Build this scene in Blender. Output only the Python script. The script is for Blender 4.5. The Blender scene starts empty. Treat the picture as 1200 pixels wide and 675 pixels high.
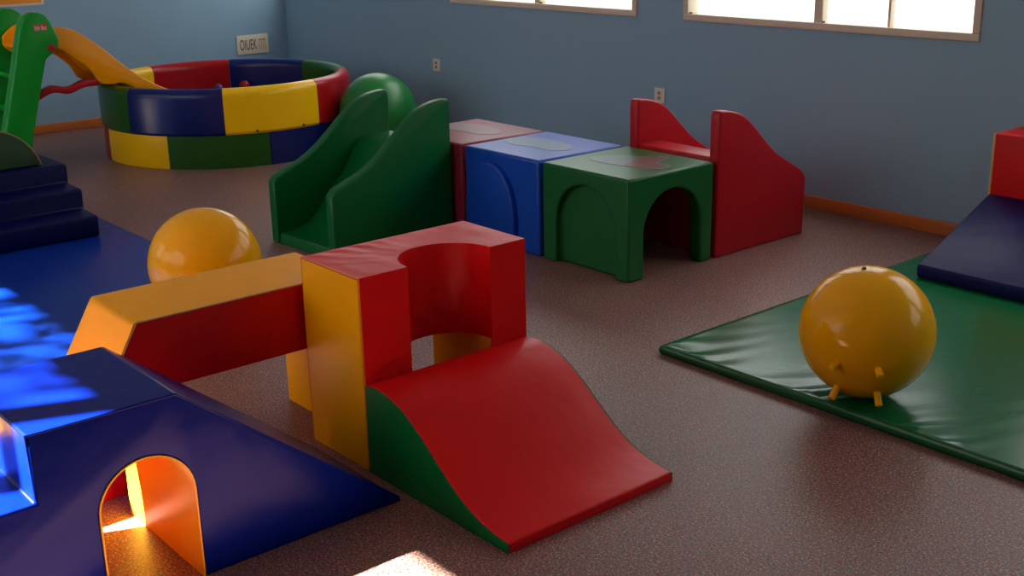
import bpy, bmesh, math, random
from mathutils import Vector, Matrix, noise
random.seed(7)
sc = bpy.context.scene
COL = sc.collection

# ---------------------------------------------------------------- camera, world, sun, exposure
PITCH, YAW, ROLL, FPX = 0.307, 0.877, -0.021, 1409.6
fwd = Vector((-math.sin(YAW)*math.cos(PITCH), math.cos(YAW)*math.cos(PITCH), -math.sin(PITCH)))
r0 = Vector((math.cos(YAW), math.sin(YAW), 0)); u0 = r0.cross(fwd)
rt = r0*math.cos(ROLL) + u0*math.sin(ROLL); up = -r0*math.sin(ROLL) + u0*math.cos(ROLL)
cam_d = bpy.data.cameras.new('camera'); cam = bpy.data.objects.new('camera', cam_d); COL.objects.link(cam)
cam.matrix_world = Matrix(((rt.x, up.x, -fwd.x, 0), (rt.y, up.y, -fwd.y, 0), (rt.z, up.z, -fwd.z, 1.5), (0, 0, 0, 1)))
cam_d.sensor_width = 36; cam_d.lens = FPX/1200*36; cam_d.clip_start = 0.02
sc.camera = cam

WORLD_STRENGTH = 4.6
SUN_STRENGTH = 100.0
w = bpy.data.worlds.new('sky'); sc.world = w; w.use_nodes = True
bg = w.node_tree.nodes['Background']
bg.inputs['Strength'].default_value = WORLD_STRENGTH
wt = w.node_tree; wc = wt.nodes.new('ShaderNodeTexCoord'); wsx = wt.nodes.new('ShaderNodeSeparateXYZ'); wr = wt.nodes.new('ShaderNodeValToRGB')
wt.links.new(wc.outputs['Generated'], wsx.inputs[0]); wt.links.new(wsx.outputs['Z'], wr.inputs[0]); wt.links.new(wr.outputs[0], bg.inputs['Color'])
# hazy sky: sunlit pale ground below, brighter towards the zenith
cr = wr.color_ramp; cr.elements[0].position = 0.0; cr.elements[0].color = (0.40, 0.385, 0.35, 1)
cr.elements[1].position = 1.0; cr.elements[1].color = (1.0, 1.0, 1.0, 1)
e_ = cr.elements.new(0.35); e_.color = (0.50, 0.51, 0.52, 1)
sun_d = bpy.data.lights.new('sun', 'SUN'); sun = bpy.data.objects.new('sun', sun_d); COL.objects.link(sun)
sun_d.energy = SUN_STRENGTH; sun_d.color = (1.0, 0.92, 0.79); sun_d.angle = math.radians(0.6)
SUN_DIR = Vector((0.5, 1.25, -1.0)).normalized()
sun.rotation_euler = SUN_DIR.to_track_quat('-Z', 'Y').to_euler()
sc.view_settings.view_transform = 'Standard'; sc.view_settings.look = 'None'
sc.view_settings.gamma = 1; sc.view_settings.exposure = 0.26
sc.view_settings.use_curve_mapping = False
sc.cycles.max_bounces = 10; sc.cycles.diffuse_bounces = 6; sc.cycles.glossy_bounces = 4
sc.cycles.transparent_max_bounces = 12
sc.cycles.sample_clamp_indirect = 6.0
sc.cycles.use_denoising = True
sc.cycles.caustics_reflective = False; sc.cycles.caustics_refractive = False

XL, XR, YF, YB, ZC = -8.828, 1.6, -1.6, 5.016, 2.85

# ---------------------------------------------------------------- materials
def srgb(r, g, b):
    f = lambda c: (c/255/12.92) if c/255 <= 0.04045 else ((c/255+0.055)/1.055)**2.4
    return (f(r), f(g), f(b), 1)
MATS = {}
def mat(name, col, rough=0.4, spec=0.5, bump=0.0, bscale=30.0, stretch=(1, 1, 1), coat=0.0, metallic=0.0, var=0.0, bdist=0.01):
    if name in MATS: return MATS[name]
    m = bpy.data.materials.new(name); m.use_nodes = True; MATS[name] = m
    nt = m.node_tree; p = nt.nodes['Principled BSDF']
    p.inputs['Base Color'].default_value = col; p.inputs['Roughness'].default_value = rough
    p.inputs['Specular IOR Level'].default_value = spec; p.inputs['Metallic'].default_value = metallic
    p.inputs['Coat Weight'].default_value = coat; p.inputs['Coat Roughness'].default_value = 0.12
    tc = nt.nodes.new('ShaderNodeTexCoord'); mp = nt.nodes.new('ShaderNodeMapping')
    nt.links.new(tc.outputs['Object'], mp.inputs['Vector']); mp.inputs['Scale'].default_value = stretch
    if var > 0:
        n = nt.nodes.new('ShaderNodeTexNoise'); n.inputs['Scale'].default_value = 3.5; n.inputs['Detail'].default_value = 5
        nt.links.new(mp.outputs[0], n.inputs['Vector'])
        hs = nt.nodes.new('ShaderNodeMixRGB'); hs.blend_type = 'MIX'
        hs.inputs[1].default_value = tuple(c*(1-var) for c in col[:3])+(1,)
        hs.inputs[2].default_value = tuple(min(1, c*(1+var)) for c in col[:3])+(1,)
        nt.links.new(n.outputs['Fac'], hs.inputs[0]); nt.links.new(hs.outputs[0], p.inputs['Base Color'])
    if bump > 0:
        n2 = nt.nodes.new('ShaderNodeTexNoise'); n2.inputs['Scale'].default_value = bscale; n2.inputs['Detail'].default_value = 3
        nt.links.new(mp.outputs[0], n2.inputs['Vector'])
        b = nt.nodes.new('ShaderNodeBump'); b.inputs['Strength'].default_value = bump; b.inputs['Distance'].default_value = bdist
        nt.links.new(n2.outputs['Fac'], b.inputs['Height']); nt.links.new(b.outputs[0], p.inputs['Normal'])
    return m

V = dict(rough=0.38, spec=0.22, bump=0.35, bscale=7.0, var=0.06, bdist=0.012)
vinyl_red = mat('red_vinyl', srgb(220, 14, 20), **V)
vinyl_yellow = mat('yellow_vinyl', srgb(255, 176, 0), **dict(V, spec=0.14))
vinyl_green = mat('green_vinyl', srgb(8, 100, 45), **V)
vinyl_blue = mat('blue_vinyl', srgb(2, 26, 122), **dict(V, rough=0.30, spec=0.15))
vinyl_navy = mat('navy_vinyl', srgb(3, 10, 66), **dict(V, spec=0.15))
vinyl_violet = mat('dark_violet_blue_vinyl', srgb(18, 14, 80), **dict(V, spec=0.15))
mat_green = mat('green_mat_vinyl', srgb(6, 98, 52), rough=0.24, spec=0.42, bump=0.07, bscale=6, var=0.06, bdist=0.01)
mat_blue = mat('blue_mat_vinyl', srgb(5, 44, 140), rough=0.27, spec=0.35, bump=0.2, bscale=6, var=0.06, bdist=0.01)
lining_yellow = mat('yellow_lining_vinyl', srgb(236, 176, 44), rough=0.3, spec=0.25, bump=0.2, bscale=7)
piping_m = mat('pale_piping', srgb(235, 190, 120), rough=0.5)
orange_piping = mat('orange_piping', srgb(225, 120, 30), rough=0.5)
P = dict(rough=0.32, spec=0.27, bump=0.12, bscale=90, var=0.04, bdist=0.002)
pl_green = mat('green_plastic', srgb(6, 98, 44), **P)
pl_green2 = mat('tunnel_green_plastic', srgb(24, 98, 46), **P)
pl_red = mat('red_plastic', srgb(186, 22, 34), **P)
pl_blue = mat('blue_plastic', srgb(24, 78, 186), **P)
pl_maroon = mat('maroon_plastic', srgb(140, 42, 62), **P)
pl_bright = mat('bright_green_plastic', srgb(14, 150, 40), **P)
pl_orange = mat('orange_plastic', srgb(255, 160, 0), **P)
pl_redbar = mat('crimson_plastic', srgb(175, 18, 34), **P)
pit_m = {'green': mat('pit_green', srgb(34, 88, 26), spec=0.35, rough=0.28, bump=0.1, bscale=8),
         'blue': mat('pit_blue', srgb(8, 26, 98), spec=0.35, rough=0.28, bump=0.1, bscale=8),
         'yellow': mat('pit_yellow', srgb(255, 200, 8), spec=0.35, rough=0.28, bump=0.1, bscale=8),
         'red': mat('pit_red', srgb(172, 10, 22), spec=0.35, rough=0.28, bump=0.1, bscale=8)}
ball_yellow = mat('ball_yellow', srgb(255, 182, 0), spec=0.26, rough=0.17, bump=0.05, bscale=40)
ball_green = mat('ball_green', srgb(20, 120, 50), rough=0.35, bump=0.05, bscale=40)
white_pl = mat('white_plastic', srgb(225, 218, 208), rough=0.4)
dark_pl = mat('dark_brown_print', srgb(80, 55, 45), rough=0.6)
tan_pl = mat('tan_print', srgb(190, 160, 130), rough=0.6)
paper_m = mat('cream_paper', srgb(225, 215, 195), rough=0.7)
poster_m = mat('orange_poster', srgb(245, 150, 35), rough=0.55, var=0.1)
label_red = mat('label_red', srgb(200, 40, 45), rough=0.4)
label_white = mat('label_white', srgb(240, 225, 210), rough=0.4)
dark_m = mat('black_rubber', srgb(25, 22, 22), rough=0.5)
print_pale = mat('pale_print', srgb(88, 108, 106), rough=0.35, spec=0.3, var=0.08)
print_blue = mat('slate_blue_print', srgb(84, 112, 150), rough=0.35, spec=0.3, var=0.08)
print_mauve = mat('mauve_print', srgb(138, 96, 104), rough=0.35, spec=0.3, var=0.08)
rose_reflection = mat('rose_grey_reflection', srgb(112, 66, 66), rough=0.35, spec=0.3, var=0.08)  # red reflection painted as a tint on the green cube's figure
frame_m = mat('cream_window_frame', srgb(222, 205, 185), rough=0.45, var=0.05)
wood_m = mat('orange_wood_baseboard', srgb(196, 110, 50), rough=0.4, bump=0.15, bscale=14, stretch=(1, 1, 14), var=0.14)
wall_m = mat('blue_wall_paint', srgb(138, 174, 198), rough=0.5, bump=0.12, bscale=160, var=0.035, bdist=0.002)
ceil_m = mat('ceiling_paint', srgb(226, 222, 212), rough=0.8)

def floor_material():
    m = bpy.data.materials.new('speckled_terrazzo_vinyl'); m.use_nodes = True
    nt = m.node_tree; L = nt.links.new; p = nt.nodes['Principled BSDF']
    tc = nt.nodes.new('ShaderNodeTexCoord')
    def speck(scale, lo, hi, seed):
        mp = nt.nodes.new('ShaderNodeMapping'); mp.inputs['Location'].default_value = (seed, seed*2, 0)
        L(tc.outputs['Object'], mp.inputs['Vector'])
        v = nt.nodes.new('ShaderNodeTexNoise'); v.inputs['Scale'].default_value = scale; v.inputs['Detail'].default_value = 2
        L(mp.outputs[0], v.inputs['Vector'])
        r = nt.nodes.new('ShaderNodeMapRange'); r.inputs['From Min'].default_value = lo; r.inputs['From Max'].default_value = hi
        L(v.outputs['Fac'], r.inputs['Value']); return r.outputs[0]
    def mixc(fac, a, b):
        x = nt.nodes.new('ShaderNodeMixRGB'); L(fac, x.inputs[0])
        if isinstance(a, tuple): x.inputs[1].default_value = a
        else: L(a, x.inputs[1])
        x.inputs[2].default_value = b; return x.outputs[0]
    c = mixc(speck(2.2, 0.35, 0.65, 5), srgb(120, 90, 84), srgb(127, 96, 90))
    c = mixc(speck(170, 0.57, 0.63, 1), c, srgb(196, 168, 154))
    c = mixc(speck(160, 0.56, 0.62, 9), c, srgb(58, 36, 34))
    c = mixc(speck(130, 0.60, 0.65, 17), c, srgb(176, 44, 44))
    L(c, p.inputs['Base Color']); p.inputs['Roughness'].default_value = 0.42
    p.inputs['Specular IOR Level'].default_value = 0.45
    n = nt.nodes.new('ShaderNodeTexNoise'); n.inputs['Scale'].default_value = 150
    L(tc.outputs['Object'], n.inputs['Vector'])
    b = nt.nodes.new('ShaderNodeBump'); b.inputs['Strength'].default_value = 0.2; b.inputs['Distance'].default_value = 0.002
    L(n.outputs['Fac'], b.inputs['Height']); L(b.outputs[0], p.inputs['Normal'])
    return m
floor_m = floor_material()

def glass_material():
    m = bpy.data.materials.new('window_glass'); m.use_nodes = True; nt = m.node_tree
    for n in list(nt.nodes):
        if n.type == 'BSDF_PRINCIPLED': nt.nodes.remove(n)
    out = [n for n in nt.nodes if n.type == 'OUTPUT_MATERIAL'][0]
    t = nt.nodes.new('ShaderNodeBsdfTransparent'); g = nt.nodes.new('ShaderNodeBsdfGlossy'); g.inputs['Roughness'].default_value = 0.02
    t.inputs['Color'].default_value = (0.97, 0.98, 0.97, 1)
    mx = nt.nodes.new('ShaderNodeMixShader'); mx.inputs[0].default_value = 0.06
    nt.links.new(t.outputs[0], mx.inputs[1]); nt.links.new(g.outputs[0], mx.inputs[2]); nt.links.new(mx.outputs[0], out.inputs['Surface'])
    return m
glass_m = glass_material()

# ---------------------------------------------------------------- helpers
def world_loc(o):
    v = Vector((0, 0, 0))
    while o: v += o.location; o = o.parent
    return v
def thing(name, label, cat, loc=(0, 0, 0), group=None):
    o = bpy.data.objects.new(name, None); COL.objects.link(o); o.empty_display_size = 0.1
    o.location = loc; o['label'] = label; o['category'] = cat
    if group: o['group'] = group
    return o
def tag(o, label, cat, group=None):
    o['label'] = label; o['category'] = cat
    if group: o['group'] = group
    return o
def obj(name, bm, m, parent=None, bevel=0.0, seg=3, ang=35, flat=False, origin=None):
    """bmesh in world coordinates -> one mesh object under parent"""
    base = world_loc(parent) if parent else Vector(origin if origin else (0, 0, 0))
    bmesh.ops.recalc_face_normals(bm, faces=bm.faces[:])
    bmesh.ops.translate(bm, vec=-base, verts=bm.verts[:])
    me = bpy.data.meshes.new(name); bm.to_mesh(me); bm.free()
    o = bpy.data.objects.new(name, me); COL.objects.link(o)
    if parent: o.parent = parent
    else: o.location = base
    if isinstance(m, (list, tuple)):
        for x in m: me.materials.append(x)
    else: me.materials.append(m)
    if bevel > 0: bake_bevel(o, bevel, seg)
    if not flat: smooth(o, ang)
    return o
def apply_mods(o):
    dg = bpy.context.evaluated_depsgraph_get(); dg.update()
    ev = o.evaluated_get(dg); me = bpy.data.meshes.new_from_object(ev, depsgraph=dg)
    o.modifiers.clear(); old = o.data; nm = old.name; o.data = me
    bpy.data.meshes.remove(old); me.name = nm
def bake_bevel(o, width, seg=3):
    b = o.modifiers.new('b', 'BEVEL'); b.width = width; b.segments = seg; b.limit_method = 'ANGLE'; b.angle_limit = math.radians(38)
    b.harden_normals = False; b.use_clamp_overlap = True
    apply_mods(o)
def smooth(o, ang=35):
    me = o.data
    for p in me.polygons: p.use_smooth = True
    bm = bmesh.new(); bm.from_mesh(me)
    for e in bm.edges:
        if len(e.link_faces) == 2 and e.calc_face_angle(0) > math.radians(ang): e.smooth = False
    bm.to_mesh(me); bm.free()
def cut(o, cutbm, bevel=0, seg=3, ang=35):
    """subtract a world-space bmesh from o"""
    bmesh.ops.recalc_face_normals(cutbm, faces=cutbm.faces[:])
    bmesh.ops.translate(cutbm, vec=-world_loc(o), verts=cutbm.verts[:])
    me = bpy.data.meshes.new('c'); cutbm.to_mesh(me); cutbm.free()
    c = bpy.data.objects.new('c', me); COL.objects.link(c); c.parent = o
    md = o.modifiers.new('x', 'BOOLEAN'); md.operation = 'DIFFERENCE'; md.object = c; md.solver = 'EXACT'
    apply_mods(o)
    bpy.data.objects.remove(c); bpy.data.meshes.remove(me)
    if bevel: bake_bevel(o, bevel, seg)
    smooth(o, ang)
def add_box(bm, x0, x1, y0, y1, z0, z1):
    vs = [bm.verts.new((x, y, z)) for z in (z0, z1) for y in (y0, y1) for x in (x0, x1)]
    for f in ((0, 2, 3, 1), (4, 5, 7, 6), (0, 1, 5, 4), (2, 6, 7, 3), (0, 4, 6, 2), (1, 3, 7, 5)):
        bm.faces.new([vs[i] for i in f])
    return bm
def box(*a): return add_box(bmesh.new(), *a)
def add_prism(bm, pts, axis, a, b):
    """pts: 2-D outline; axis 'x' -> pts are (y,z); 'y' -> (x,z); 'z' -> (x,y)"""
    def v(p, t):
        return {'x': (t, p[0], p[1]), 'y': (p[0], t, p[1]), 'z': (p[0], p[1], t)}[axis]
    A = [bm.verts.new(v(p, a)) for p in pts]; B = [bm.verts.new(v(p, b)) for p in pts]
    n = len(pts)
    bm.faces.new(A); bm.faces.new(B[::-1])
    for i in range(n): bm.faces.new((A[i], B[i], B[(i+1) % n], A[(i+1) % n]))
    return bm
def prism(*a): return add_prism(bmesh.new(), *a)
def catmull(pts, n=8):
    out = []; P_ = [pts[0]]+list(pts)+[pts[-1]]
    for i in range(1, len(P_)-2):
        for k in range(n):
            t = k/n; a, b, c, d = P_[i-1], P_[i], P_[i+1], P_[i+2]
            out.append(tuple(0.5*((2*b[j])+(-a[j]+c[j])*t+(2*a[j]-5*b[j]+4*c[j]-d[j])*t*t+(-a[j]+3*b[j]-3*c[j]+d[j])*t**3) for j in range(len(b))))
    out.append(tuple(pts[-1])); return out
def tube(bm, pts, r, n=8, closed=False):
    pts = [Vector(p) for p in pts]; rings = []
    N = len(pts)
    for i, p in enumerate(pts):
        a = pts[(i-1) % N] if (closed or i > 0) else p; b = pts[(i+1) % N] if (closed or i < N-1) else p
        d = (b-a).normalized(); h = Vector((0, 0, 1)) if abs(d.z) < 0.9 else Vector((1, 0, 0))
        s = d.cross(h).normalized(); t = s.cross(d).normalized()
        rings.append([bm.verts.new(p+r*(math.cos(2*math.pi*k/n)*s+math.sin(2*math.pi*k/n)*t)) for k in range(n)])
    M = N if closed else N-1
    for i in range(M):
        A, B = rings[i], rings[(i+1) % N]
        for k in range(n): bm.faces.new((A[k], A[(k+1) % n], B[(k+1) % n], B[k]))
    if not closed: bm.faces.new(rings[0][::-1]); bm.faces.new(rings[-1])
    return bm
def cyl(bm, c0, c1, r0_, r1_=None, n=16):
    r1_ = r0_ if r1_ is None else r1_
    c0, c1 = Vector(c0), Vector(c1); d = (c1-c0).normalized(); h = Vector((0, 0, 1)) if abs(d.z) < 0.9 else Vector((1, 0, 0))
    s = d.cross(h).normalized(); t = s.cross(d)
    A = [bm.verts.new(c0+r0_*(math.cos(2*math.pi*k/n)*s+math.sin(2*math.pi*k/n)*t)) for k in range(n)]
    B = [bm.verts.new(c1+r1_*(math.cos(2*math.pi*k/n)*s+math.sin(2*math.pi*k/n)*t)) for k in range(n)]
    for k in range(n): bm.faces.new((A[k], A[(k+1) % n], B[(k+1) % n], B[k]))
    bm.faces.new(A[::-1]); bm.faces.new(B); return bm
def sphere(c, r, u=48, v=24):
    bm = bmesh.new(); bmesh.ops.create_uvsphere(bm, u_segments=u, v_segments=v, radius=r)
    bmesh.ops.translate(bm, vec=c, verts=bm.verts[:]); return bm
def arch(y0, y1, zs, ztop, n=20, z0=0.0):
    """arch outline, flat bottom z0, spring zs, crown ztop"""
    c = (y0+y1)/2; a = (y1-y0)/2; b = ztop-zs
    return [(y0, z0)]+[(c-a*math.cos(math.pi*k/n), zs+b*math.sin(math.pi*k/n)) for k in range(n+1)]+[(y1, z0)]
def struct(name, bm, m, parent=None, **k):
    o = obj(name, bm, m, parent, **k)
    if parent is None: o['kind'] = 'structure'
    return o
def soft_grid(bm, fn, nu, nv):
    vs = [[bm.verts.new(fn(i/nu, j/nv)) for j in range(nv+1)] for i in range(nu+1)]
    for i in range(nu):
        for j in range(nv): bm.faces.new((vs[i][j], vs[i+1][j], vs[i+1][j+1], vs[i][j+1]))
    return vs

# ---------------------------------------------------------------- the room
struct('floor', box(XL-0.2, XR+0.2, YF-0.2, YB+0.2, -0.1, 0), floor_m, flat=True)
struct('ceiling', box(XL-0.2, XR+0.2, YF-0.2, YB+0.2, ZC, ZC+0.1), ceil_m, flat=True)
def wall_y(name, ya, yb, holes, x0, x1, z1=ZC):
    """wall along X with rectangular holes (xa, xb, za, zb), sorted"""
    bm = bmesh.new(); x = x0
    for xa, xb, za, zb in holes:
        add_box(bm, x, xa, ya, yb, 0, z1); add_box(bm, xa, xb, ya, yb, 0, za); add_box(bm, xa, xb, ya, yb, zb, z1); x = xb
    add_box(bm, x, x1, ya, yb, 0, z1)
    return struct(name, bm, wall_m, flat=True)
ZS, ZT = 0.892, 2.15
WB = [(-8.74, -7.0), (-6.604, -4.870), (-4.517, -2.783), (-2.43, -0.696), (-0.343, 1.391)]
wall_y('wall_back', YB, YB+0.075, [(a, b, ZS, ZT) for a, b in WB], XL-0.2, XR+0.2)
WF = [(-8.6, -6.6), (-6.3, -2.85)]  # wide one fits the sun patches; small unseen one is added for more light
ZFT = (1.515-YF+0.08)/1.25-0.02
ZFB = 0.85
wall_y('wall_front', YF-0.08, YF, [(a, b, ZFB, ZFT) for a, b in WF], XL-0.2, XR+0.2)
struct('wall_left', box(XL-0.2, XL, YF, YB, 0, ZC), wall_m, flat=True)
struct('wall_right', box(XR, XR+0.2, YF, YB, 0, ZC), wall_m, flat=True)
struct('baseboard_back', box(XL+0.016, XR, YB-0.016, YB, 0, 0.064), wood_m, bevel=0.004)
struct('baseboard_left', box(XL, XL+0.016, YF, YB, 0, 0.064), wood_m, bevel=0.004)

def window(idx, xa, xb, y, z0, z1, inner, mull, bar, label, mh=0.025):
    """frame set in the opening; inner = room-side y of the frame face; mull/bar = fractions"""
    t = bpy.data.objects.new('window_%d' % idx, None); COL.objects.link(t); t.location = (xa, y, z0); t['kind'] = 'structure'
    t['label'] = label
    s = 1 if inner == 'front' else -1          # +1: room is towards -Y
    ya, yb = sorted((y-0.012*s, y+0.07*s)); fw = 0.036
    bm = bmesh.new(); add_box(bm, xa, xb, ya, yb, z0, z0+fw); add_box(bm, xa, xb, ya, yb, z1-fw, z1)
    add_box(bm, xa, xa+fw, ya, yb, z0+fw, z1-fw); add_box(bm, xb-fw, xb, ya, yb, z0+fw, z1-fw)
    obj('window_frame', bm, frame_m, t, bevel=0.004)
    ys, ye = sorted((y+0.012*s, y+0.05*s))
    mx = xa+(xb-xa)*mull
    obj('mullion', box(mx-mh, mx+mh, ys-0.01*s, ye, z0+fw, z1-fw), frame_m, t, bevel=0.003)
    if bar:
        bx = xa+(xb-xa)*bar
        obj('sash_bar', box(bx-0.007, bx+0.007, ys, ye, z0+fw, z1-fw), frame_m, t, bevel=0.002)
    for a, b in ((xa+fw, mx-mh), (mx+mh, xb-fw)):
        ym = (ys+ye)/2
        obj('pane', box(a, b, ym-0.002, ym+0.002, z0+fw, z1-fw), glass_m, t, flat=True)
        for c in (a+0.008,):
            obj('sash_stop', box(c-0.004, c+0.004, *sorted((y-0.002*s, ys)), z0+fw, z0+fw+0.008), dark_m, t)
    return t
labs = ['cream window beside the left corner of the blue wall', 'cream framed two-pane window left of the centre of the blue wall',
        'cream framed window above the red slide, with a thin sash bar', 'cream window right of the sash bar window', 'cream window nearest the right wall']
for i, (a, b) in enumerate(WB): window(i+1, a, b, YB, ZS, ZT, 'front', 0.503, 0.728 if i == 2 else None, labs[i])
for i, (a, b) in enumerate(WF): window(i+6, a, b, YF, ZFB, ZFT, 'back', 0.5 if i == 0 else (6.3-3.465)/3.45, None, ('small unseen window added for light in the wall opposite the blue window wall', 'wide window in the wall opposite the blue window wall')[i], mh=0.05)
for i, (xa, xb, y, z0, z1, rx) in enumerate([(a, b, YB+0.12, ZS, ZT, -90) for a, b in WB]+[(a, b, YF-0.12, ZFB, ZFT, 90) for a, b in WF]):
    ld = bpy.data.lights.new('portal', 'AREA'); lo = bpy.data.objects.new('portal', ld); COL.objects.link(lo)
    ld.shape = 'RECTANGLE'; ld.size = xb-xa; ld.size_y = z1-z0; ld.cycles.is_portal = True
    lo.location = ((xa+xb)/2, y, (z0+z1)/2); lo.rotation_euler = (math.radians(rx), 0, 0)

# ---------------------------------------------------------------- large soft-play blocks in front
# mound: step up, flat top, long slope; runs along Y
MX0, MX1 = -2.83, -2.41
t = thing('tunnel_mound', 'large dark blue vinyl stair and ramp block with an arched yellow-lined tunnel', 'play block', (-2.62, 1.0, 0))
prof = [(0.30, 0.0), (0.30, 0.155), (0.49, 0.155), (0.49, 0.318), (0.683, 0.318), (0.683, 0.475), (1.018, 0.475), (1.60, 0.012), (1.612, 0.0)]
body = obj('body', prism(prof, 'x', MX0, MX1), vinyl_blue, t)
cut(body, prism(arch(0.812, 1.042, 0.232, 0.346, z0=-0.02), 'x', MX0-0.1, MX1+0.1), bevel=0.009)
outer = arch(0.812, 1.042, 0.232, 0.346, z0=0.0005); inner_ = arch(0.816, 1.038, 0.232, 0.342, z0=0.0005)
bm = bmesh.new()
for X in (MX0, MX1):
    pass
ringA = [[bm.verts.new((X, p[0], p[1])) for p in ol] for X in (MX0-0.001, MX1+0.001) for ol in (outer, inner_)]
n = len(outer)
for i in range(n-1):
    for A, B in ((ringA[0], ringA[2]), (ringA[1], ringA[3]), (ringA[0], ringA[1]), (ringA[2], ringA[3])):
        bm.faces.new((A[i], A[i+1], B[i+1], B[i]))
for e in (0, n-1): bm.faces.new((ringA[0][e], ringA[1][e], ringA[3][e], ringA[2][e]))
obj('tunnel_lining', bm, lining_yellow, t)
bm = tube(bmesh.new(), [(MX1-0.003, y, z) for y, z in ((0.683, 0.33), (0.683, 0.472), (1.018, 0.472), (1.6, 0.012))], 0.0035)
obj('seam', bm, vinyl_blue, t)

# U-shaped pillar block
t = thing('notched_pillar', 'tall red block with a round notch in its front and a yellow end, behind the red wave slide', 'play block', (-2.76, 1.93, 0))
BX0, BX1, BY0, BY1, BH = -2.908, -2.612, 1.642, 2.226, 0.565
cy0, cy1 = 1.802, 2.092; yc = (cy0+cy1)/2; ra = (cy1-cy0)/2
plan = [(BX0, BY0), (BX1, BY0)]+[(BX1-ra*1.02*math.sin(math.pi*k/24), yc-ra*math.cos(math.pi*k/24)) for k in range(25)]+[(BX1, BY1), (BX0, BY1)]
body = obj('body', prism(plan, 'z', 0.0, BH), vinyl_red, t)
cut(body, box(BX0-0.05, BX1+0.05, cy0, cy1, -0.02, 0.285), bevel=0.007)
# pucker the top skin along the back and round the notch
bm = bmesh.new(); bm.from_mesh(body.data)
bmesh.ops.triangulate(bm, faces=[f for f in bm.faces if f.calc_area() > 0.003])
for _ in range(4):
    bmesh.ops.subdivide_edges(bm, edges=[e for e in bm.edges if e.calc_length() > 0.02], cuts=1)
    bmesh.ops.triangulate(bm, faces=[f for f in bm.faces if len(f.verts) > 4])
b0 = Vector((-2.76, 1.93, 0))
for _ in range(2):
    bmesh.ops.subdivide_edges(bm, edges=[e for e in bm.edges if e.calc_length() > 0.009 and all(v.co.z > 0.556 for v in e.verts)], cuts=1)
    bmesh.ops.triangulate(bm, faces=[f for f in bm.faces if len(f.verts) > 4])
for v in bm.verts:
    x, y, z = v.co+b0
    if z > 0.55:
        d = min(1, max(0, (x-BX0)/0.29)); e = min(1, (x-BX0)/0.02)*min(1, (y-BY0)/0.03)*min(1, (BY1-y)/0.03)*min(1, max(0, (BX1-x)/0.02))
        dr = math.hypot(x-BX1, y-yc); e *= min(1, max(0, (dr-ra)/0.02)+0.2)
        ang = math.atan2(y-yc, BX1-x+0.05)                # puckers fan out from the notch
        ph = ang*34+2.5*noise.noise(Vector((x*7, y*7, 0)))
        back = math.exp(-d/0.28); left = max(0.25, 1-max(0, (y-BY0)/0.45))
        k = max(0, noise.noise(Vector((ang*2.3, 4, 0)))+0.5)
        v.co.z += max(0, e)*(0.0034*math.sin(ph)*back*left*k+0.0016*noise.noise(Vector((x*8, y*14, 3))))
    elif x > BX1-ra*1.1 and cy0 < y < cy1 and 0.29 < z < 0.55:
        dr = Vector((x-BX1, y-yc)); 
        if dr.length > ra*0.9:
            k = 0.0035*math.sin(z*60+y*55+noise.noise(Vector((y*9, z*9, 1)))*3.5)*(1-(z-0.29)/0.26)
            v.co.x += k
bm.to_mesh(body.data); bm.free(); smooth(body, 40)
for y0, y1, lab in ((BY0-0.003, BY0+0.001, 'yellow end face'), (BY1-0.001, BY1+0.003, 'yellow far end face')):
    o = obj('end_panel', box(BX0+0.004, BX1-0.004, y0, y1, 0.002, BH-0.006), vinyl_yellow, t, bevel=0.001); o['label'] = lab
o = obj('passage_lining', box(BX0+0.003, BX1-0.004, cy1-0.004, cy1+0.001, 0.001, 0.283), lining_yellow, t); o['label'] = 'yellow inner side of the passage'
bm = bmesh.new()
for a, b in (((BX1, BY0, 0.01), (BX1, BY0, BH-0.004)), ((BX0, BY0, 0.01), (BX0, BY0, BH-0.004)), ((BX0, BY0, BH-0.002), (BX1, BY0, BH-0.002))):
    tube(bm, [a, b], 0.0025, 6)
o = obj('piping', bm, orange_piping, t); o['label'] = 'orange edge piping'

# beam with slanted end
t = thing('bridge_beam', 'long yellow-topped red beam with a slanted left end, laid as a bridge to the pillar', 'play block', (-3.08, 1.45, 0.275))
WX0, WX1 = -3.228, -2.932
prof = [(1.035, 0.276), (1.815, 0.276), (1.80, 0.476), (1.152, 0.476)]
obj('body', prism(prof, 'x', WX0, WX1), vinyl_red, t, bevel=0.005)
bm = bmesh.new()
def beam_top(u, v):
    # along the top then down the slant
    path = [(1.803, 0.4800), (1.148, 0.4800), (1.028, 0.276)]
    L1 = path[0][0]-path[1][0]; L2 = math.hypot(0.12, 0.2); s = u*(L1+L2)
    if s < L1: y, z, nz = path[0][0]-s, 0.4800, (0, 1)
    else: k = (s-L1)/L2; y, z, nz = 1.148-0.12*k, 0.4800-0.204*k, (-0.86, 0.5)
    h = 0.0025*noise.noise(Vector((s*12, v*5, 0)))*math.sin(math.pi*v)
    h += 0.003*math.exp(-((s-L1)/0.03)**2)*math.sin(v*9)
    h = max(h, -0.002)
    return (WX0-0.001+v*(WX1-WX0+0.002), y+nz[0]*h, z+nz[1]*h)
vs = soft_grid(bm, beam_top, 70, 18)
edge = [[vs[i][0] for i in range(71)], [vs[i][18] for i in range(71)]]
for row in edge:
    low = [bm.verts.new((v.co.x, v.co.y+(0.004 if v.co.y < 1.148 else 0), v.co.z-0.004)) for v in row]
    for i in range(70): bm.faces.new((row[i], row[i+1], low[i+1], low[i]))
o = obj('top_cover', bm, vinyl_yellow, t, ang=50); o['label'] = 'yellow top cover'
bm = bmesh.new()
for X in (WX0-0.001, WX1+0.001): tube(bm, [(X, 1.80, 0.478), (X, 1.152, 0.478), (X, 1.035, 0.280)], 0.0028, 6)
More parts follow.
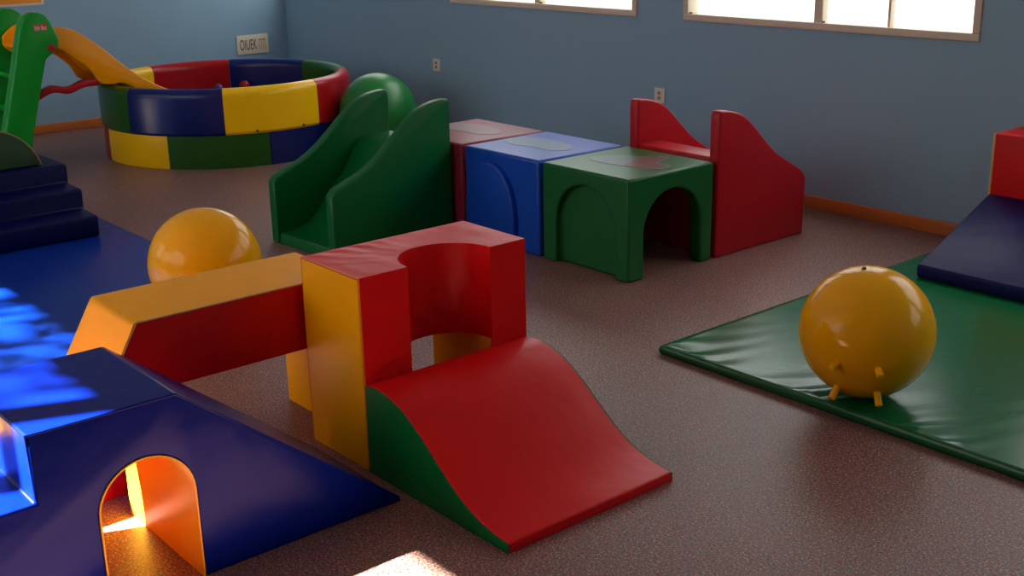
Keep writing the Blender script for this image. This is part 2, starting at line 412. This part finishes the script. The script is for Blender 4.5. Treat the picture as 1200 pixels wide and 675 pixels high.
o = obj('piping', bm, piping_m, t); o['label'] = 'pale edge piping'
def support(y0, y1, label, fx=0.008):
    t = thing('support_block', label, 'play block', (-3.08, (y0+y1)/2, 0), 'support blocks under the bridge beam')
    obj('body', box(WX0+0.005, WX1-fx-0.003, y0, y1, 0, 0.2755), vinyl_yellow, t, bevel=0.004)
    for a, b in ((WX0+0.002, WX0+0.006), (WX1-fx-0.004, WX1-fx)):
        o = obj('side_panel', box(a, b, y0+0.003, y1-0.003, 0.002, 0.271), vinyl_red, t); o['label'] = 'red side face'
    for a, b in ((y0-0.003, y0+0.001), (y1-0.001, y1+0.003)):
        o = obj('end_panel', box(WX0+0.004, WX1-fx-0.002, a, b, 0.002, 0.272), vinyl_yellow, t); o['label'] = 'yellow end face'
support(1.742, 1.975, 'yellow-ended support block under the right end of the bridge beam')
support(0.58, 1.20, 'red-sided support block under the slanted left end of the bridge beam', 0.012)

# wave slide
t = thing('wave_slide', 'red wave-shaped slide wedge with green sides in front of the notched pillar', 'play block', (-2.3, 1.93, 0))
top = catmull([(-2.608, 0.262), (-2.56, 0.268), (-2.50, 0.260), (-2.43, 0.236), (-2.36, 0.194), (-2.29, 0.142), (-2.22, 0.092), (-2.15, 0.056), (-2.08, 0.036), (-2.008, 0.027)], 6)
outl = [(-2.608, 0.0)]+top+[(-2.004, 0.0)]
SY0, SY1 = 1.640, 2.222
bmw = bmesh.new(); add_prism(bmw, outl, 'y', SY0+0.003, SY1-0.003)
obj('body', bmw, vinyl_red, t, bevel=0.004, ang=30)
sideo = [(-2.607, 0.001)]+[(x, z-0.003) for x, z in top if z > 0.006]+[(-2.006, 0.001)]
for a, b in ((SY0-0.001, SY0+0.0035), (SY1-0.0035, SY1+0.001)):
    o = obj('side_panel', prism(sideo, 'y', a, b), vinyl_green, t, flat=True); o['label'] = 'green side panel'

# ---------------------------------------------------------------- mats
def soft_mat(name, x0, x1, y0, y1, h, m, label, wrinkle):
    bm = bmesh.new(); nu, nv = int((x1-x0)/0.02), int((y1-y0)/0.02)
    nu, nv = min(nu, 150), min(nv, 120)
    def f(u, v):
        # denser rows towards y0
        v = v**1.6; x = x0+u*(x1-x0); y = y0+v*(y1-y0); return (x, y, h+wrinkle(x, y, min(x-x0, x1-x), min(y-y0, y1-y)))
    vs = soft_grid(bm, f, nu, nv)
    loop = [vs[i][0] for i in range(nu+1)]+[vs[nu][j] for j in range(1, nv+1)]+[vs[i][nv] for i in range(nu-1, -1, -1)]+[vs[0][j] for j in range(nv-1, 0, -1)]
    cx, cy = (x0+x1)/2, (y0+y1)/2
    prev = loop
    for (out, z) in ((0.006, h-0.004), (0.010, h*0.6), (0.009, h*0.25), (0.003, 0.0)):
        ring = []
        for vv in loop:
            ox = -out if abs(vv.co.x-x0) < 1e-6 else (out if abs(vv.co.x-x1) < 1e-6 else 0)
            oy = -out if abs(vv.co.y-y0) < 1e-6 else (out if abs(vv.co.y-y1) < 1e-6 else 0)
            ring.append(bm.verts.new((vv.co.x+ox, vv.co.y+oy, z)))
        for i in range(len(loop)): bm.faces.new((prev[i], prev[(i+1) % len(loop)], ring[(i+1) % len(loop)], ring[i]))
        prev = ring
    bm.faces.new(prev)
    return tag(obj(name, bm, m, ang=60, origin=(cx, cy, 0)), label, 'mat')
def wr_green(x, y, dx, dy):
    d = y-2.91; e = min(1, dy/0.02)*min(1, dx/0.02)
    amp = 0.0085*math.exp(-d/0.10)+0.0002
    s = math.sin((x-0.55*d)*46+4.5*noise.noise(Vector((x*4, y*1.5, 0))))
    k = max(0, noise.noise(Vector((x*3.2, 7, 0)))+0.45)
    return e*(amp*k*s+0.0015*noise.noise(Vector((x*2.0, y*2.0, 5))))
soft_mat('floor_mat', -2.69, -0.25, 2.916, 4.985, 0.034, mat_green, 'green vinyl floor mat with puckered edge under the pegged yellow ball', wr_green)
def wr_blue(x, y, dx, dy): return min(1, dy/0.05)*min(1, dx/0.05)*0.003*noise.noise(Vector((x*2.5, y*2.5, 2)))
soft_mat('floor_mat', -7.3, -3.86, 0.15, 2.205, 0.030, mat_blue, 'bright blue floor mat under the navy foam steps at the left', wr_blue)

# ---------------------------------------------------------------- balls
t = thing('exercise_ball', 'shiny yellow ball standing on short pegs on the green mat', 'ball', (-1.97, 3.046, 0.034))
C = Vector((-1.97, 3.046, 0.2395)); RB = 0.2032
obj('ball', sphere(C, RB, 64, 32), ball_yellow, t)
tocam = (Vector((0, 0, 1.5))-C).normalized(); sd = Vector((-tocam.y, tocam.x, 0)).normalized()
def peg(d, ln=0.030):
    d = d.normalized(); bm = cyl(bmesh.new(), C+d*(RB-0.008), C+d*(RB+ln), 0.0115, 0.0105, 14)
    obj('peg', bm, ball_yellow, t, bevel=0.002)
hz = Vector((tocam.x, tocam.y, 0)).normalized()
def pegdir(az, el):
    a = math.radians(az); e = math.radians(el)
    h = hz*math.cos(a)+sd*math.sin(a); return h*math.cos(e)+Vector((0, 0, math.sin(e)))
for az, el in ((-23, -13), (12, -14), (-29, -43), (17, -45), (157, -13), (192, -14), (151, -43), (197, -45)): peg(pegdir(az, el), 0.036 if el > -20 else 0.044)
bm = cyl(bmesh.new(), C+Vector((-0.01, -0.02, RB-0.004)), C+Vector((-0.012, -0.022, RB+0.003)), 0.008, 0.006, 12); obj('valve', bm, dark_m, t)
tag(obj('exercise_ball', sphere((-4.10, 1.905, 0.2395), 0.2105, 64, 32), ball_yellow, origin=(-4.10, 1.905, 0.03)), 'plain yellow ball behind the bridge beam on the blue mat edge', 'ball')
tag(obj('exercise_ball', sphere((-6.525, 4.33, 0.2495), 0.2495, 64, 32), ball_green, origin=(-6.525, 4.33, 0)), 'large green ball between the ball pit and the green slide', 'ball')

# ---------------------------------------------------------------- tunnel cubes
TS, TD, TH = 0.528, 0.52, 0.437
def tunnel_cube(x1, m, label, front, right, prints):
    """x1: right side plane; front: 'recess'/'door'; right: open arch"""
    x0 = x1-TS; y0, y1 = 3.41, 3.41+TD
    t = thing('tunnel_cube', label, 'play cube', ((x0+x1)/2, (y0+y1)/2, 0), 'row of play tunnel cubes')
    b = obj('shell', box(x0, x1, y0, y1, 0, TH), m, t)
    w_ = 0.055
    cut(b, box(x0+w_, x1-w_, y0+w_, y1-w_, -0.02, TH-w_))
    if right: cut(b, prism(arch(y0+0.095, y0+0.095+0.35, 0.19, 0.362, z0=-0.03), 'x', x1-w_-0.02, x1+0.02))
    cut(b, prism(arch(x0+0.085, x1-0.085, 0.19, 0.372, z0=-0.03), 'y', y1-w_-0.02, y1+0.02))
    ax0, ax1 = x0+0.085, x1-0.075
    if front == 'recess': cut(b, prism(arch(ax0, ax1, 0.19, 0.372, z0=-0.03), 'y', y0-0.02, y0+0.034))
    bake_bevel(b, 0.013, 3); smooth(b, 40)
    if front == 'door':
        o = obj('arch_door', prism(arch(ax0-0.055, ax1-0.075, 0.155, 0.388, z0=0.005), 'y', y0-0.028, y0+0.004), m, t, bevel=0.008); o['label'] = 'raised arched door panel'
    for nm, pts, pm, zz in prints:
        pp = catmull(pts+[pts[0]], 6)[:-1]
        obj(nm, prism(pp, 'z', TH-0.001, TH+zz), pm, t)
    return t
gp = [(-3.806, 3.65), (-3.765, 3.72), (-3.70, 3.765), (-3.64, 3.80), (-3.60, 3.86), (-3.54, 3.86), (-3.515, 3.79), (-3.49, 3.745), (-3.43, 3.745), (-3.40, 3.69), (-3.43, 3.625), (-3.50, 3.605), (-3.58, 3.59), (-3.68, 3.58), (-3.77, 3.595)]
gp2 = [(-3.63, 3.785), (-3.60, 3.84), (-3.55, 3.84), (-3.535, 3.79), (-3.51, 3.73), (-3.44, 3.73), (-3.42, 3.69), (-3.445, 3.64), (-3.50, 3.62), (-3.57, 3.605), (-3.60, 3.68)]
tunnel_cube(-3.349, pl_green2, 'green tunnel cube with an open arch, right end of the row beside the red slide', 'recess', True,
            [('figure_print', gp, print_pale, 0.0012), ('figure_print', gp2, rose_reflection, 0.0018)])  # second shape is the painted red reflection over the pale figure
bp_ = [(-4.36, 3.60), (-4.40, 3.68), (-4.38, 3.75), (-4.28, 3.775), (-4.17, 3.775), (-4.07, 3.755), (-4.00, 3.70), (-4.0, 3.64), (-4.06, 3.60), (-4.16, 3.605), (-4.27, 3.58)]
tunnel_cube(-3.349-0.551, pl_blue, 'blue tunnel cube in the middle of the row, with a raised arched door', 'door', False, [('figure_print', bp_, print_blue, 0.0012)])
rp = [(p[0]-0.55, p[1]+0.03) for p in bp_]
tunnel_cube(-3.349-1.102, pl_maroon, 'maroon tunnel cube at the far left of the row behind the green slide', 'recess', False, [('figure_print', rp, print_mauve, 0.0012)])

# ---------------------------------------------------------------- plastic slides
def block_slide(x0, x1, ya, dirn, m, label, L=0.61, low=0.29, high=0.65, bedh=0.42):
    """ya: y of the high end; descends along dirn"""
    t = thing('block_slide', label, 'slide', ((x0+x1)/2, ya+dirn*L/2, 0))
    y = lambda s: ya+dirn*s
    k = L/0.61
    tp = catmull([(0.004, high-0.012), (0.018, high), (0.09*k, high-0.010), (0.165*k, high-0.040), (0.235*k, high-0.095), (0.31*k, high-0.165), (0.38*k, high-0.225), (0.46*k, high-0.275), (0.54*k, low+0.04+(high-low-0.36)*0.4), (0.59*k, low+0.008), (0.61*k, low-0.02)], 5)
    ol = [(y(0.0), 0.0), (y(0.0), high-0.035)]+[(y(s), z) for s, z in tp]+[(y(L), 0.0)]
    pw = 0.055
    for a, b in ((x0, x0+pw), (x1-pw, x1)):
        obj('side_panel', prism(ol, 'x', a, b), m, t, bevel=0.011)
    bd = catmull([(0.008, bedh), (0.14, bedh-0.001), (0.19*k, bedh-0.035), (0.26*k, bedh-0.155), (0.35*k, bedh-0.25), (0.43*k, 0.10), (0.50*k, 0.062), (L-0.012, 0.05)], 6)
    ol2 = [(y(0.008), 0.0)]+[(y(s), z) for s, z in bd]+[(y(L-0.004), 0.0)]
    obj('slide_bed', prism(ol2, 'x', x0+pw, x1-pw), m, t, bevel=0.006)
    return t
block_slide(-3.885, -3.345, 3.955, 1, pl_red, 'red plastic slide at the right end of the cube row, below the wall socket', L=0.625, bedh=0.446)
gs = block_slide(-5.01, -4.485, 3.375, -1, pl_green, 'dark green plastic slide in front of the maroon cube', L=0.69, low=0.312, bedh=0.45)
gs.rotation_euler = (0, 0, 0.05)

# ---------------------------------------------------------------- right corner: wedge and red block
t = thing('incline_wedge', 'dark violet-blue vinyl incline wedge on the green mat at the right edge', 'play block', (-2.1, 4.5, 0.036))
wp = [(4.232, 0.037), (4.232, 0.088), (4.752, 0.30), (4.752, 0.037)]
obj('body', prism(wp, 'x', -2.53, -1.55), vinyl_violet, t, bevel=0.010)
t = thing('corner_block', 'red vinyl block with pale piping against the wall behind the dark wedge', 'play block', (-2.1, 4.85, 0.036))
obj('body', box(-2.535, -1.56, 4.757, 4.975, 0.037, 0.556), vinyl_red, t, bevel=0.010)
bm = bmesh.new(); tube(bm, [(-2.533, 4.762, 0.05), (-2.533, 4.762, 0.550), (-2.533, 4.97, 0.552)], 0.007, 8)
o = obj('piping', bm, piping_m, t); o['label'] = 'pale edge piping'

# ---------------------------------------------------------------- ball pit
PC = Vector((-7.409, 3.722, 0)); PR = 0.80
t = thing('ball_pit', 'round ball pit of red, blue, green and yellow padded panels near the corner', 'ball pit', PC)
def ring_panel(a0, a1, prof, m, name, label):
    bm = bmesh.new(); N = max(6, int((a1-a0)/3)); g = 0.25
    rings = []
    for i in range(N+1):
        a = math.radians(a0+g*0.5+(a1-a0-g)*i/N)
        rings.append([bm.verts.new((PC.x+r*math.cos(a), PC.y+r*math.sin(a), z)) for r, z in prof])
    for i in range(N):
        for k in range(len(prof)): bm.faces.new((rings[i][k], rings[i][(k+1) % len(prof)], rings[i+1][(k+1) % len(prof)], rings[i+1][k]))
    bm.faces.new(rings[0][::-1]); bm.faces.new(rings[-1])
    o = obj(name, bm, m, t, ang=30); o['label'] = label; return o
up_prof = [(PR-0.075, 0.205), (PR+0.008, 0.205), (PR+0.018, 0.22), (PR+0.016, 0.43)]+[(PR-0.032+0.048*math.cos(math.radians(q)), 0.440+0.046*math.sin(math.radians(q))) for q in range(10, 180, 17)]+[(PR-0.08, 0.43)]
lo_prof = [(PR-0.075, 0.0), (PR+0.006, 0.0), (PR+0.008, 0.01), (PR+0.006, 0.203), (PR-0.075, 0.203)]
uc = ['green', 'blue', 'yellow', 'red', 'green', 'blue', 'red', 'yellow']
for i in range(8):
    a = -119+45*i; ring_panel(a, a+45, up_prof, pit_m[uc[i]], 'upper_panel', '%s upper rim panel' % uc[i])
lc = ['red', 'yellow', 'green', 'blue', 'red', 'yellow', 'green', 'blue']
for i in range(8):
    a = -145+45*i+(3 if i in (1,) else 0); ring_panel(a, -145+45*(i+1)+(3 if i == 0 else 0), lo_prof, pit_m[lc[i]], 'lower_panel', '%s lower panel' % lc[i])
bm = cyl(bmesh.new(), PC+Vector((0, 0, 0.002)), PC+Vector((0, 0, 0.268)), PR-0.078, n=48)
obj('base_pad', bm, pit_m['blue'], t)
for a in (-15.5, 6.5):
    a = math.radians(a); d = Vector((math.cos(a), math.sin(a), 0)); p = PC+d*(PR+0.015)+Vector((0, 0, 0.222))
    obj('press_stud', cyl(bmesh.new(), p, p+d*0.006, 0.008, n=12), dark_m, t)
tag(obj('pit_ball', sphere((-7.93, 4.125, 0.307), 0.037, 24, 12), pit_m['red'], origin=(-7.93, 4.125, 0.27)), 'small red ball peeking over the yellow rim inside the ball pit', 'ball')
tag(obj('pit_ball', sphere((-7.98, 3.945, 0.301), 0.031, 24, 12), mat('purple_ball', srgb(70, 60, 130), rough=0.3), origin=(-7.98, 3.945, 0.27)), 'small purple ball peeking over the blue rim inside the ball pit', 'ball')

# ---------------------------------------------------------------- toddler slide
t = thing('toddler_slide', 'bright green framed toddler slide with an orange chute dropping into the ball pit', 'slide', (-7.5, 2.4, 0))
near = [(2.05, 0.0), (2.226, 0.303), (2.301, 0.562), (2.380, 0.85), (2.402, 0.914), (2.424, 0.945), (2.471, 0.966), (2.515, 0.962), (2.557, 0.940), (2.578, 0.909), (2.598, 0.856), (2.612, 0.787), (2.600, 0.738), (2.523, 0.695), (2.475, 0.544), (2.366, 0.169), (2.33, 0.0)]
near[0] = (2.15, 0.0)
for x0, x1 in ((-7.39, -7.30), (-7.86, -7.77)):
    fr = obj('side_frame', prism(near, 'x', x0, x1), pl_bright, t, bevel=0.018)
p1 = catmull([(2.425, 0.80), (2.50, 0.865), (2.60, 0.872), (2.673, 0.860), (2.747, 0.834), (2.829, 0.777), (2.917, 0.705), (3.014, 0.613), (3.116, 0.529), (3.23, 0.458), (3.34, 0.405)], 4)
p2 = catmull([(2.425, 0.75), (2.49, 0.70), (2.603, 0.738), (2.655, 0.723), (2.712, 0.682), (2.809, 0.598), (2.86, 0.512), (2.93, 0.493), (3.02, 0.489), (3.15, 0.41), (3.30, 0.330)], 4)
for x0, x1 in ((-7.42, -7.392), (-7.768, -7.74)):
    obj('chute_side', prism(p1+p2[::-1], 'x', x0, x1), pl_orange, t, bevel=0.006)
mid = [((a[0]+b[0])/2, (a[1]*0.35+b[1]*0.65)) for a, b in zip(p1, p2)]
obj('chute_bed', prism(mid+[(y, z-0.02) for y, z in mid[::-1]], 'x', -7.74, -7.42), pl_orange, t)
bar = catmull([(2.40, 0.44), (2.476, 0.463), (2.569, 0.499), (2.668, 0.483), (2.768, 0.513), (2.86, 0.513)], 6)
bm = prism([(y, z+0.020) for y, z in bar]+[(y, z-0.022) for y, z in bar[::-1]], 'x', -7.46, -7.40)
o = obj('brace_bar', bm, pl_redbar, t, bevel=0.008); o['label'] = 'wavy crimson brace bar'
for k, (yy, zz) in enumerate(((2.35, 0.2), (2.40, 0.4), (2.44, 0.6))):
    obj('step', box(-7.775, -7.385, yy-0.07, yy+0.05, zz-0.03, zz), pl_bright, t, bevel=0.006)
o = obj('pivot_knob', cyl(bmesh.new(), (-7.305, 2.560, 0.756), (-7.292, 2.560, 0.756), 0.022, n=20), pl_redbar, t, bevel=0.003); o['label'] = 'dark red pivot knob'
o = obj('brand_label', box(-7.3005, -7.2985, 2.470, 2.548, 0.860, 0.896), label_red, t); o['label'] = 'small red label with white lettering'
def lettering(text, name, m, parent, origin, h, width, normal, depth=0.0012):
    """text standing in the YZ plane facing +X"""
    cu = bpy.data.curves.new(name, 'FONT'); cu.body = text; cu.size = 1; cu.extrude = 0.01
    tmp = bpy.data.objects.new('tmp', cu); COL.objects.link(tmp)
    dg = bpy.context.evaluated_depsgraph_get(); dg.update()
    me = bpy.data.meshes.new_from_object(tmp.evaluated_get(dg), depsgraph=dg); bpy.data.objects.remove(tmp); bpy.data.curves.remove(cu)
    bm = bmesh.new(); bm.from_mesh(me); bpy.data.meshes.remove(me)
    xs = [v.co.x for v in bm.verts]; ys = [v.co.y for v in bm.verts]
    for v in bm.verts:
        a = (v.co.x-min(xs))/(max(xs)-min(xs))*width; b = (v.co.y-min(ys))/(max(ys)-min(ys))*h
        v.co = Vector((origin[0]+depth*(v.co.z+0.01)/0.02, origin[1]+a, origin[2]+b))
    return obj(name, bm, m, parent, flat=True)
lettering('little tikes', 'lettering', label_white, o, (-7.2985, 2.474, 0.864), 0.028, 0.070, 'x')

# ---------------------------------------------------------------- navy steps and dark green half-round
t = thing('foam_steps', 'navy blue three-step foam stair on the blue mat at the left edge', 'play block', (-6.0, 1.6, 0.03))
sp = [(-5.57, 0.032), (-5.568, 0.133), (-5.738, 0.137), (-5.738, 0.235), (-5.905, 0.238), (-5.905, 0.333), (-6.42, 0.333), (-6.42, 0.032)]
obj('body', prism(sp, 'y', 0.95, 2.068), vinyl_navy, t, bevel=0.012)
t = thing('half_round_block', 'dark green half-round block with tan edge on top of the navy foam steps', 'play block', (-6.15, 1.72, 0.333))
hr = [(1.72+0.25*math.cos(math.radians(q)), 0.285+0.245*math.sin(math.radians(q))) for q in range(12, 169, 6)]
hr = [(y, max(z, 0.334)) for y, z in hr]
dgreen = mat('dark_olive_vinyl', srgb(28, 62, 22), rough=0.5, bump=0.2, bscale=8)
obj('body', prism(hr, 'x', -6.33, -5.965), dgreen, t, bevel=0.004)
o = obj('piping', tube(bmesh.new(), [(-5.966, y, z+0.001) for y, z in hr], 0.004, 6), mat('tan_piping', srgb(150, 110, 50), rough=0.5), t); o['label'] = 'tan edge piping'

# ---------------------------------------------------------------- things on the walls
def socket(x, z, label):
    t = thing('wall_socket', label, 'socket', (x, YB, z), 'wall sockets on the blue wall')
    obj('cover_plate', box(x-0.040, x+0.040, YB-0.010, YB, z-0.042, z+0.042), white_pl, t, bevel=0.004)
    for dz in (0.014, -0.014):
        obj('outlet', cyl(bmesh.new(), (x, YB-0.0125, z+dz), (x, YB-0.009, z+dz), 0.011, n=16), tan_pl, t)
        bm = bmesh.new()
        for dx in (-0.004, 0.004): add_box(bm, x+dx-0.0015, x+dx+0.0015, YB-0.0135, YB-0.012, z+dz-0.004, z+dz+0.004)
        obj('slot', bm, dark_pl, t)
socket(-4.683, 0.466, 'white double wall socket just above the red slide')
socket(-6.79, 0.464, 'white double wall socket above the green slide, left of the other socket')
t = thing('wall_sign', 'small cream sign with dark lettering on the left wall above the ball pit', 'sign', (XL, 4.69, 0.49))
obj('board', box(XL, XL+0.008, 4.553, 4.832, 0.416, 0.566), paper_m, t, bevel=0.002)
lettering('OIUEK', 'lettering', dark_pl, t, (XL+0.0078, 4.578, 0.450), 0.082, 0.15, 'x')
bm = bmesh.new()
for a, b, c, d in ((4.745, 4.805, 0.518, 0.530), (4.745, 4.751, 0.450, 0.518), (4.799, 4.805, 0.450, 0.518), (4.765, 4.771, 0.450, 0.518), (4.782, 4.787, 0.450, 0.518)): add_box(bm, XL+0.0078, XL+0.009, a, b, c, d)
o = obj('lettering', bm, tan_pl, t); o['label'] = 'faint tan figure at the right of the sign'
t = thing('wall_poster', 'orange poster with cream edge high on the left wall above the toddler slide', 'poster', (XL, 2.7, 1.2))
obj('backing', box(XL, XL+0.006, 2.30, 3.082, 0.905, 1.45), paper_m, t, bevel=0.001)
o = obj('print', box(XL+0.0055, XL+0.0075, 2.32, 3.062, 0.922, 1.43), poster_m, t, flat=True); o['label'] = 'orange printed face'

# ---------------------------------------------------------------- unseen tree added outside to break up the sun through the wide window
random.seed(11)
t = thing('added_shade_tree', 'unseen leafy tree added outside to dapple the sun through the window opposite the blue window wall', 'tree', (-7.6, -4.3, 0))
bark = mat('bark', srgb(90, 70, 52), rough=0.9); leafm = mat('leaf', srgb(60, 100, 40), rough=0.6)
bm = cyl(bmesh.new(), (-7.6, -4.3, 0), (-7.4, -4.3, 3.4), 0.13, 0.09)
ends = []
for k in range(9):
    e = Vector((random.uniform(-8.6, -5.0), random.uniform(-4.6, -3.9), random.uniform(3.3, 5.1)))
    cyl(bm, (-7.42, -4.3, 3.0), e, 0.045, 0.012, 8); ends.append(e)
obj('trunk', bm, bark, t)
bm = bmesh.new()
for k in range(5200):
    c = Vector((random.uniform(-9.0, -4.3), random.uniform(-4.7, -3.8), random.uniform(2.9, 5.3)))
    px = c.x+0.4*(-4.0-c.y)                        # leaf density shaped by where its shade should land indoors
    thick = 0.55 if -6.25 < px < -4.95 else (0.30 if px <= -6.25 else 0.05)
    if px > -4.45: continue
    if px > -4.95 and c.z < 4.15+0.8*(-4.0-c.y): continue
    if noise.noise(Vector((c.x*1.6, 0.3*c.y, c.z*3.2)))+0.5*noise.noise(c*3.1) < 0.0-thick: continue
    a = random.uniform(0, 6.28); L = random.uniform(0.05, 0.11); d = Vector((math.cos(a), random.uniform(-.4, .4), math.sin(a)*0.45)).normalized()
    q = d.cross(Vector((0, 1, 0.3))).normalized()
    n_ = d.cross(q)*0.004
    v = [bm.verts.new(c+o_) for o_ in (-d*L, q*L*0.32+n_, d*L, -q*L*0.32+n_)]
    bm.faces.new(v)
obj('dapple_foliage', bm, leafm, t, flat=True)
